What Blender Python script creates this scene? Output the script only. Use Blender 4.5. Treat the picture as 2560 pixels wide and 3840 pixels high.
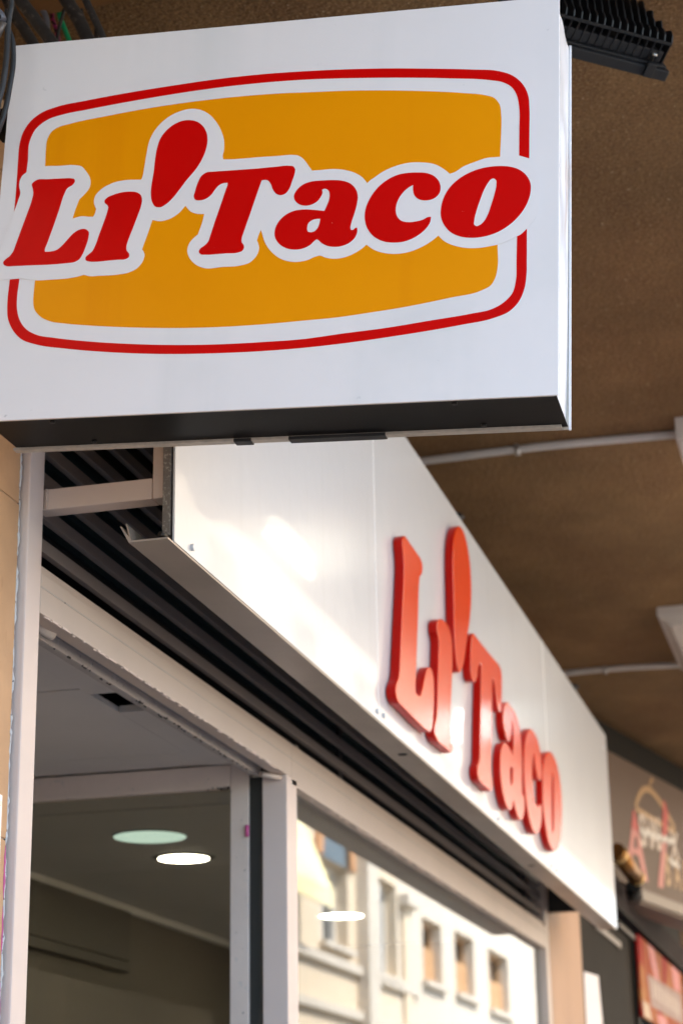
import bpy, bmesh, math, random
from mathutils import Vector, Matrix
random.seed(7)
for o in list(bpy.data.objects): bpy.data.objects.remove(o)
S = bpy.context.scene
COL = S.collection
EYE = 1.6                     # camera height; geometry below is measured from the camera, ground at z = -EYE
rad = math.radians

# ---------------------------------------------------------------- camera, sky, sun, exposure
cam_d = bpy.data.cameras.new('camera'); cam = bpy.data.objects.new('camera', cam_d); COL.objects.link(cam)
RIGHT = Vector((0.965875, 0.258534, -0.015670)); DOWN = Vector((-0.097687, 0.307587, -0.946492)); FWD = Vector((-0.239880, 0.915724, 0.322346))
cam.matrix_world = Matrix(((RIGHT.x, -DOWN.x, -FWD.x, 0), (RIGHT.y, -DOWN.y, -FWD.y, 0), (RIGHT.z, -DOWN.z, -FWD.z, EYE), (0, 0, 0, 1)))
cam_d.sensor_fit = 'VERTICAL'; cam_d.sensor_height = 36; cam_d.sensor_width = 24; cam_d.lens = 69.72
cam_d.clip_start = 0.05; cam_d.clip_end = 600
cam_d.dof.use_dof = True; cam_d.dof.focus_distance = 2.8; cam_d.dof.aperture_fstop = 6.3
S.camera = cam

W = bpy.data.worlds.new('World'); S.world = W; W.use_nodes = True
SUN_EL, SUN_AZ = rad(52), rad(262)          # sun behind our own building, high over the roof (azimuth clockwise from +Y)
nt = W.node_tree; bgn = nt.nodes['Background']
sky = nt.nodes.new('ShaderNodeTexSky'); sky.sky_type = 'NISHITA'; sky.sun_disc = False
sky.sun_elevation = SUN_EL; sky.sun_rotation = SUN_AZ
nt.links.new(sky.outputs[0], bgn.inputs[0]); bgn.inputs[1].default_value = 0.15
sun_d = bpy.data.lights.new('sun', 'SUN'); sun_d.energy = 3.9; sun_d.angle = rad(0.53); sun_d.color = (1, .95, .87)
sun = bpy.data.objects.new('sun', sun_d); COL.objects.link(sun)
sdir = Vector((math.sin(SUN_AZ) * math.cos(SUN_EL), math.cos(SUN_AZ) * math.cos(SUN_EL), math.sin(SUN_EL)))
sun.rotation_euler = sdir.to_track_quat('Z', 'Y').to_euler(); sun.location = (0, 0, 30)
S.view_settings.view_transform = 'Standard'; S.view_settings.look = 'None'; S.view_settings.gamma = 1
S.view_settings.use_curve_mapping = False; S.view_settings.exposure = 2.16
S.render.engine = 'CYCLES'; S.cycles.use_denoising = True
S.cycles.max_bounces = 10; S.cycles.diffuse_bounces = 5; S.cycles.glossy_bounces = 5; S.cycles.transparent_max_bounces = 12
S.cycles.sample_clamp_indirect = 8

# ---------------------------------------------------------------- materials
def mat(name, col, rough=.5, metal=0, spec=.5, coat=0, coat_rough=.03, var=None, bump=None, specks=None, streak=None, emit=None, tint=None):
    m = bpy.data.materials.new(name); m.use_nodes = True
    t = m.node_tree; N = t.nodes; L = t.links; b = N['Principled BSDF']
    b.inputs['Roughness'].default_value = rough; b.inputs['Metallic'].default_value = metal
    b.inputs['Specular IOR Level'].default_value = spec
    b.inputs['Coat Weight'].default_value = coat; b.inputs['Coat Roughness'].default_value = coat_rough
    tc = N.new('ShaderNodeTexCoord').outputs['Object']
    def noise(scale, detail=4, stretch=None, rough_=.6):
        n = N.new('ShaderNodeTexNoise'); n.inputs['Scale'].default_value = scale; n.inputs['Detail'].default_value = detail
        n.inputs['Roughness'].default_value = rough_
        if stretch:
            mp = N.new('ShaderNodeMapping'); mp.inputs['Scale'].default_value = stretch; L.new(tc, mp.inputs[0]); L.new(mp.outputs[0], n.inputs['Vector'])
        else: L.new(tc, n.inputs['Vector'])
        return n.outputs['Fac']
    def ramp(fac, a, b_, ca=(0, 0, 0, 1), cb=(1, 1, 1, 1)):
        r = N.new('ShaderNodeValToRGB'); r.color_ramp.elements[0].position = a; r.color_ramp.elements[1].position = b_
        r.color_ramp.elements[0].color = ca; r.color_ramp.elements[1].color = cb; L.new(fac, r.inputs[0]); return r.outputs['Color']
    def mix(fac, a, b_, mode='MIX'):
        x = N.new('ShaderNodeMix'); x.data_type = 'RGBA'; x.blend_type = mode
        if hasattr(fac, 'links') or not isinstance(fac, (int, float)): L.new(fac, x.inputs[0])
        else: x.inputs[0].default_value = fac
        for s_, v in ((6, a), (7, b_)):
            if isinstance(v, tuple): x.inputs[s_].default_value = v if len(v) == 4 else v + (1,)
            else: L.new(v, x.inputs[s_])
        return x.outputs[2]
    c = tuple(col) + (1,)
    if var:                                             # (scale, amount): lighter and darker clouds
        k = var[1]
        c = mix(ramp(noise(var[0], 6), .3, .7), tuple(v * (1 - k) for v in col) + (1,), tuple(min(1, v * (1 + k)) for v in col) + (1,))
    for st in ([streak] if streak and not isinstance(streak, list) else (streak or [])):     # (colour, scale, lo, hi, stretch)
        c = mix(ramp(noise(st[1], 5, st[4]), st[2], st[3]), c, tuple(st[0]) + (1,))
    for sp in ([specks] if specks and not isinstance(specks, list) else (specks or [])):     # (colour, scale, lo, hi)
        c = mix(ramp(noise(sp[1], 3), sp[2], sp[3]), c, tuple(sp[0]) + (1,))
    if isinstance(c, tuple): b.inputs['Base Color'].default_value = c
    else: L.new(c, b.inputs['Base Color'])
    if bump:                                            # (scale, strength, distance [, stretch])
        h = noise(bump[0], 6, bump[3] if len(bump) > 3 else None)
        bn = N.new('ShaderNodeBump'); bn.inputs['Strength'].default_value = bump[1]; bn.inputs['Distance'].default_value = bump[2]
        L.new(h, bn.inputs['Height']); L.new(bn.outputs[0], b.inputs['Normal'])
    if emit: b.inputs['Emission Color'].default_value = tuple(emit[0]) + (1,); b.inputs['Emission Strength'].default_value = emit[1]
    return m

def glass(name, tint=(1, 1, 1), dust=.0):
    m = bpy.data.materials.new(name); m.use_nodes = True; t = m.node_tree; N = t.nodes; L = t.links
    N.remove(N['Principled BSDF']); out = N['Material Output']
    tr = N.new('ShaderNodeBsdfTransparent'); tr.inputs[0].default_value = tint + (1,)
    gl = N.new('ShaderNodeBsdfGlossy'); gl.inputs['Roughness'].default_value = .004
    lw = N.new('ShaderNodeLayerWeight'); lw.inputs['Blend'].default_value = .5
    p = N.new('ShaderNodeMath'); p.operation = 'POWER'; p.inputs[1].default_value = 5; L.new(lw.outputs['Facing'], p.inputs[0])
    q = N.new('ShaderNodeMath'); q.operation = 'MULTIPLY_ADD'; q.inputs[1].default_value = .96; q.inputs[2].default_value = .04; L.new(p.outputs[0], q.inputs[0])
    mx = N.new('ShaderNodeMixShader'); L.new(q.outputs[0], mx.inputs[0]); L.new(tr.outputs[0], mx.inputs[1]); L.new(gl.outputs[0], mx.inputs[2])
    L.new(mx.outputs[0], out.inputs[0]); return m

M = {}
M['sign_white'] = mat('sign_white', (.91, .87, .86), .33, spec=.4, bump=(900, .03, .0004), var=(6, .015), streak=[((.80, .79, .78), 5, .52, .85, (1, 1, .08)), ((.83, .81, .80), 2.5, .55, .75, (1, 1, 1))],
                      specks=[((.35, .33, .3), 260, .74, .80), ((.62, .6, .6), 40, .70, .78)])
M['vinyl_white'] = mat('vinyl_white', (.91, .87, .86), .30, spec=.4, bump=(700, .04, .0005), specks=((.35, .33, .3), 260, .75, .80))
M['vinyl_red'] = mat('vinyl_red', (.70, .001, .001), .22, spec=.35, bump=(700, .05, .0006), var=(5, .05), specks=((.85, .7, .6), 230, .77, .80))
M['vinyl_orange'] = mat('vinyl_orange', (1.0, .345, .0), .24, spec=.35, bump=(700, .05, .0006), var=(4, .04), streak=((.93, .305, .0), 9, .55, .75, (1, 1, .04)), specks=((.1, .05, .02), 230, .77, .80))
M['film_white'] = mat('film_white', (.86, .85, .86), .26, spec=.5, coat=.15, coat_rough=.12, streak=((.62, .42, .30), 14, .60, .80, (1, 1, .25)))
M['case_black'] = mat('case_black', (.006, .0055, .0055), .42, spec=.12, bump=(600, .05, .0006), var=(8, .3), specks=((.10, .09, .08), 120, .72, .80))
M['edge_beige'] = mat('edge_beige', (.50, .45, .38), .45, var=(60, .15))
M['black_plastic'] = mat('black_plastic', (.012, .012, .013), .5, bump=(300, .2, .001))
M['flood_black'] = mat('flood_black', (.010, .010, .011), .42, spec=.5, bump=(400, .1, .0008), var=(20, .3))
M['steel'] = mat('steel', (.55, .54, .52), .3, metal=1)
M['screw_dark'] = mat('screw_dark', (.03, .028, .026), .4, metal=.6)
M['soffit'] = mat('soffit', (.218, .125, .057), .85, spec=.15, var=(2.2, .28), streak=((.135, .062, .028), 1.3, .45, .75, (1.6, 1, 1)),
                  bump=(70, .9, .012), specks=[((.33, .21, .10), 150, .50, .66), ((.12, .068, .032), 130, .50, .68), ((.55, .44, .28), 70, .66, .74)])
M['soffit_beam'] = mat('soffit_beam', (.24, .11, .035), .7, var=(5, .2), bump=(60, .3, .004))
M['fascia'] = mat('fascia', (.66, .67, .70), .22, spec=.38, coat=.28, coat_rough=.025, var=(1.5, .012), bump=(1.1, .22, .02), streak=((.60, .60, .61), 5, .60, .85, (1, 2.0, .10)), specks=((.55, .52, .5), 90, .76, .82))
M['seam'] = mat('seam', (.88, .87, .85), .3)
M['fibre_edge'] = mat('fibre_edge', (.16, .14, .12), .9, bump=(300, .8, .002), specks=((.35, .32, .28), 220, .55, .65))
M['tray'] = mat('tray', (.42, .36, .31), .38, metal=.45, var=(3, .15), streak=((.30, .22, .17), 3, .5, .75, (1, .3, 1)), specks=((.2, .17, .14), 160, .72, .8))
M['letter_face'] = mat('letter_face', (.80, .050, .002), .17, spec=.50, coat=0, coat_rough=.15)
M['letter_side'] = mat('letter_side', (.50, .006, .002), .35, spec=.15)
M['paint'] = mat('paint', (.58, .475, .41), .5, spec=.35, var=(3, .05), bump=(160, .12, .0012), specks=((.42, .36, .32), 120, .70, .80))
M['paint_bright'] = mat('paint_bright', (.75, .615, .55), .5, spec=.35, var=(4, .03), bump=(420, .25, .0012), specks=((.45, .4, .36), 200, .76, .82))
M['paint_worn'] = mat('paint_worn', (.50, .445, .41), .55, var=(6, .08), bump=(120, .25, .002), specks=[((.12, .10, .09), 70, .66, .72), ((.62, .58, .55), 50, .64, .70)])
M['door_paint'] = mat('door_paint', (.74, .62, .545), .5, var=(6, .07), bump=(120, .2, .002), specks=[((.14, .11, .10), 60, .68, .73), ((.62, .55, .5), 40, .62, .70)])
M['paint_groove'] = mat('paint_groove', (.20, .185, .20), .6, var=(8, .15), specks=((.08, .07, .07), 80, .64, .7))
M['red_dark'] = mat('red_dark', (.06, .006, .005), .6)
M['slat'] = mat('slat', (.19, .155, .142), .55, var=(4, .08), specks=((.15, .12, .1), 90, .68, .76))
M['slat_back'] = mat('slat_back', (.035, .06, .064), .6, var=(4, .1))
M['void'] = mat('void', (.010, .009, .010), .8)
M['stone'] = mat('stone', (.54, .32, .175), .6, spec=.3, var=(7, .12), streak=[((.64, .45, .29), 5, .5, .8, (1, 1, .5)), ((.40, .22, .11), 18, .66, .8, (1, 2, .6))], bump=(55, .12, .002), specks=((.34, .2, .12), 90, .70, .8))
M['mortar'] = mat('mortar', (.44, .33, .23), .8)
M['tan'] = mat('tan', (.45, .265, .165), .6, var=(3, .07), specks=((.36, .18, .11), 25, .66, .8))
M['caulk'] = mat('caulk', (.62, .62, .62), .55, bump=(250, .5, .003), specks=((.09, .10, .09), 130, .58, .66))
M['pink_paint'] = mat('pink_paint', (.62, .10, .28), .5)
M['clear'] = mat('clear', (.86, .82, .80), .15, spec=.6)
M['pvc_white'] = mat('pvc_white', (.58, .55, .52), .5, var=(5, .06))
M['fixture'] = mat('fixture', (.55, .50, .46), .5, var=(4, .05))
M['fixture_lens'] = mat('fixture_lens', (.75, .72, .66), .3, emit=((1, .92, .74), 6.5))
M['cable'] = mat('cable', (.030, .028, .028), .55, spec=.4, bump=(90, .25, .003), var=(30, .5), specks=((.16, .13, .11), 60, .60, .75))
M['cable_grey'] = mat('cable_grey', (.036, .036, .037), .5, spec=.4, var=(30, .35), specks=((.3, .29, .27), 150, .70, .78), bump=(120, .2, .002))
M['cable_green'] = mat('cable_green', (.01, .30, .12), .4)
M['cable_pink'] = mat('cable_pink', (.35, .03, .14), .5, specks=((.01, .01, .01), 90, .5, .6))
M['plastic_grey'] = mat('plastic_grey', (.13, .13, .15), .4)
M['room_ceiling'] = mat('room_ceiling', (.66, .61, .57), .6, var=(3, .04), specks=((.30, .27, .25), 60, .72, .78))
M['room_wall'] = mat('room_wall', (.13, .107, .085), .7, var=(1.5, .06))
M['room_dark'] = mat('room_dark', (.085, .070, .055), .6)
M['lamp_lit'] = mat('lamp_lit', (.9, .88, .8), .4, emit=((1, .93, .74), 8.0))
M['lamp_green'] = mat('lamp_green', (.5, .62, .55), .4, emit=((.62, .82, .72), .34))
M['lamp_rim_shade'] = mat('lamp_rim_shade', (.15, .13, .10), .5)  # dark tone paints the shadow ring round the downlights
M['led'] = mat('led', (.9, .9, .9), .3, emit=((.93, 1, .98), 9.0))
M['pane_clear'] = glass('pane_clear', (.93, .95, .93))
M['pane_tint'] = glass('pane_tint', (.72, .72, .685))
M['gasket'] = mat('gasket', (.025, .025, .022), .6, streak=((.12, .095, .07), 30, .5, .7, (1, 1, .06)))
M['board_dark'] = mat('board_dark', (.125, .085, .066), .5, spec=.15, var=(2, .08))
M['trim_metal'] = mat('trim_metal', (.17, .14, .12), .4, metal=.3)
M['print_red'] = mat('print_red', (.46, .03, .025), .45)
M['print_red_glare'] = mat('print_red_glare', (.48, .15, .13), .45)  # red print paled by reflected light, mixed into the colour
M['print_gold'] = mat('print_gold', (.40, .235, .10), .45)
M['print_beige'] = mat('print_beige', (.62, .52, .45), .5)
M['print_white'] = mat('print_white', (.62, .58, .54), .5)
M['brass'] = mat('brass', (.26, .125, .04), .32, metal=.85, var=(20, .2))
M['brass_end'] = mat('brass_end', (.85, .58, .25), .35, metal=.6)
M['awning_dark'] = mat('awning_dark', (.026, .018, .019), .8, spec=.1, var=(4, .15))
M['frame_dark'] = mat('frame_dark', (.014, .013, .012), .6, spec=.05)
M['poster'] = mat('poster', (.36, .11, .03), .6, spec=.05, var=(3, .12), streak=[((.30, .008, .006), 2.2, .50, .58, (1, 1.6, .5)), ((.42, .19, .06), 3.1, .56, .66, (1, 1.2, 1))])
M['poster_grey'] = mat('poster_grey', (.33, .23, .21), .6, spec=.1, streak=((.45, .36, .33), 60, .5, .6, (1, 1.5, .1)))
M['dark_glass'] = mat('dark_glass', (.016, .012, .009), .6, spec=.02, var=(3, .2))
M['paper'] = mat('paper', (.82, .78, .82), .6)
M['pavement'] = mat('pavement', (.40, .36, .31), .8, var=(1, .12), bump=(30, .3, .004))
M['asphalt'] = mat('asphalt', (.16, .15, .14), .85, var=(.6, .15), bump=(80, .5, .006))
M['render_cream'] = mat('render_cream', (.66, .545, .40), .8, var=(.5, .06), bump=(20, .2, .005))
M['render_white'] = mat('render_white', (.57, .50, .41), .8, var=(.5, .05))
M['stone_grey'] = mat('stone_grey', (.56, .50, .42), .8, var=(1.5, .08))
M['upper_wall'] = mat('upper_wall', (.42, .30, .20), .8, var=(2, .1), bump=(40, .3, .004))
M['arch_brick'] = mat('arch_brick', (.50, .25, .11), .7, var=(3, .15))
M['win_white'] = mat('win_white', (.70, .68, .64), .5)
M['win_pane'] = mat('win_pane', (.05, .055, .055), .08, spec=.7)
M['shutter_wood'] = mat('shutter_wood', (.55, .32, .15), .6, streak=((.30, .15, .06), 40, .45, .6, (.2, .2, 3)))
M['awning_cream'] = mat('awning_cream', (.78, .66, .32), .8, streak=((.84, .77, .55), 3, .4, .6, (1, 2, .2)))

# ---------------------------------------------------------------- object helpers
def ob(name, me, parent=None):
    o = bpy.data.objects.new(name, me); COL.objects.link(o)
    if parent: o.parent = parent
    return o
def props(o, label=None, cat=None, group=None, kind=None):
    if label: o['label'] = label
    if cat: o['category'] = cat
    if group: o['group'] = group
    if kind: o['kind'] = kind
    return o
BASE = {}
def thing(name, base, label, cat, group=None, rot=None):
    o = bpy.data.objects.new(name, None); COL.objects.link(o); o.empty_display_size = .1
    o.location = (base[0], base[1], base[2] + EYE)
    if rot is not None: o.rotation_euler = rot.to_euler()
    BASE[o.name] = (Vector(base), rot)
    return props(o, label, cat, group)
class MB:
    """collects shapes in coordinates measured from the camera (or local ones) and links them as one mesh object"""
    def __init__(s): s.bm = bmesh.new()
    def box(s, a, b, bev=0, fr=None):
        lo = [min(a[i], b[i]) for i in range(3)]; hi = [max(a[i], b[i]) for i in range(3)]
        t = bmesh.new(); bmesh.ops.create_cube(t, size=1)
        for v in t.verts: v.co = Vector([lo[i] + (v.co[i] + .5) * (hi[i] - lo[i]) for i in range(3)])
        if bev: bmesh.ops.bevel(t, geom=t.edges[:], offset=bev, segments=2, affect='EDGES', profile=.6)
        if fr is not None: bmesh.ops.transform(t, matrix=fr, verts=t.verts)
        s._join(t); return s
    def _join(s, t):
        me = bpy.data.meshes.new('tmp'); t.to_mesh(me); t.free(); s.bm.from_mesh(me); bpy.data.meshes.remove(me)
    def mesh(s, me): s.bm.from_mesh(me); return s
    def face(s, pts): s.bm.faces.new([s.bm.verts.new(p) for p in pts]); return s
    def prism(s, poly, axis, a, b, fr=None):
        """polygon in the two other axes, swept along axis from a to b"""
        t = bmesh.new(); ix = [i for i in range(3) if i != axis]
        def vv(p, w):
            c = [0, 0, 0]; c[ix[0]], c[ix[1]], c[axis] = p[0], p[1], w; return t.verts.new(c)
        A = [vv(p, a) for p in poly]; B_ = [vv(p, b) for p in poly]; n = len(poly)
        t.faces.new(A); t.faces.new(B_[::-1])
        for i in range(n): t.faces.new((A[i], B_[i], B_[(i + 1) % n], A[(i + 1) % n]))
        bmesh.ops.recalc_face_normals(t, faces=t.faces[:])
        if fr is not None: bmesh.ops.transform(t, matrix=fr, verts=t.verts)
        s._join(t); return s
    def tube(s, path, r, n=14, caps=True):
        path = [Vector(p) for p in path]; rings = []; up = None
        for i, p in enumerate(path):
            d = (path[min(i + 1, len(path) - 1)] - path[max(i - 1, 0)]).normalized()
            if up is None: up = d.orthogonal().normalized()
            up = (up - d * up.dot(d)).normalized(); w = d.cross(up)
            rr = r[i] if isinstance(r, (list, tuple)) else r
            rings.append([s.bm.verts.new(p + (up * math.cos(2 * math.pi * k / n) + w * math.sin(2 * math.pi * k / n)) * rr) for k in range(n)])
        for a, b in zip(rings, rings[1:]):
            for k in range(n):
                f = s.bm.faces.new((a[k], a[(k + 1) % n], b[(k + 1) % n], b[k])); f.smooth = True
        if caps: s.bm.faces.new(rings[0][::-1]); s.bm.faces.new(rings[-1])
        return s
    def put(s, name, m, parent=None, local=False, smooth=False):
        bmesh.ops.recalc_face_normals(s.bm, faces=s.bm.faces[:])
        if parent is not None:
            r = parent
            while r.name not in BASE and r.parent: r = r.parent
            base, rot = BASE[r.name]
            if not local:
                for v in s.bm.verts:
                    v.co = v.co - base
                    if rot is not None: v.co = rot.transposed() @ v.co
            off = Vector((0, 0, 0))
        else:
            vs = [v.co for v in s.bm.verts]
            off = Vector(((min(v.x for v in vs) + max(v.x for v in vs)) / 2, (min(v.y for v in vs) + max(v.y for v in vs)) / 2, min(v.z for v in vs)))
            for v in s.bm.verts: v.co -= off
        me = bpy.data.meshes.new(name); s.bm.to_mesh(me); s.bm.free()
        for mm in (m if isinstance(m, list) else [m]): me.materials.append(M[mm])
        if smooth:
            for p in me.polygons: p.use_smooth = True
        o = ob(name, me, parent)
        if parent is None: o.location = off + Vector((0, 0, EYE))
        return o
def spline(pts, sub=6, closed=True):
    """Catmull-Rom through the points; a third value 1 marks a corner"""
    P = [Vector((p[0], p[1])) for p in pts]; C = [len(p) > 2 for p in pts]; n = len(P); out = []
    for i in range(n if closed else n - 1):
        p1, p2 = P[i], P[(i + 1) % n]; p0 = P[i - 1] if (closed or i) else p1; p3 = P[(i + 2) % n] if (closed or i + 2 < n) else p2
        L_ = (p2 - p1).length
        def tan(a, b, c):
            d1, d2 = (b - a).length + 1e-9, (c - b).length + 1e-9
            return ((b - a) / d1 * d2 + (c - b) / d2 * d1) / (d1 + d2) * 1.0
        t1 = (p2 - p1) / (L_ + 1e-9) if C[i] else tan(p0, p1, p2)
        t2 = (p2 - p1) / (L_ + 1e-9) if C[(i + 1) % n] else tan(p1, p2, p3)
        for k in range(sub):
            t = k / sub; h00 = 2*t**3 - 3*t**2 + 1; h10 = t**3 - 2*t**2 + t; h01 = -2*t**3 + 3*t**2; h11 = t**3 - t**2
            out.append(p1 * h00 + t1 * (h10 * L_) + p2 * h01 + t2 * (h11 * L_))
    if not closed: out.append(P[-1])
    return out
def flat(polys, extrude, bevel=0, res=1):
    """filled 2D outline with holes -> mesh in the local xy plane, thickness 2*extrude"""
    cu = bpy.data.curves.new('tmp', 'CURVE'); cu.dimensions = '2D'; cu.fill_mode = 'BOTH'; cu.extrude = extrude
    cu.bevel_depth = bevel; cu.bevel_resolution = res
    for pl in polys:
        sp = cu.splines.new('POLY'); sp.points.add(len(pl) - 1); sp.use_cyclic_u = True
        for q, p in zip(sp.points, pl): q.co = (p[0], p[1], 0, 1)
    o = bpy.data.objects.new('tmp', cu); me = bpy.data.meshes.new_from_object(o)
    bpy.data.objects.remove(o); bpy.data.curves.remove(cu); return me
def text_mesh(txt, size, extrude=.001, bold=0, shear=0):
    cu = bpy.data.curves.new('tmp', 'FONT'); cu.body = txt; cu.size = size; cu.extrude = extrude; cu.align_x = 'CENTER'; cu.align_y = 'BOTTOM'; cu.offset = bold; cu.shear = shear
    o = bpy.data.objects.new('tmp', cu); me = bpy.data.meshes.new_from_object(o)
    bpy.data.objects.remove(o); bpy.data.curves.remove(cu); return me
def frame(o, ux, uy, uz):
    ux, uy, uz, o = Vector(ux), Vector(uy), Vector(uz), Vector(o)
    return Matrix(((ux.x, uy.x, uz.x, o.x), (ux.y, uy.y, uz.y, o.y), (ux.z, uy.z, uz.z, o.z), (0, 0, 0, 1)))

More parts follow.
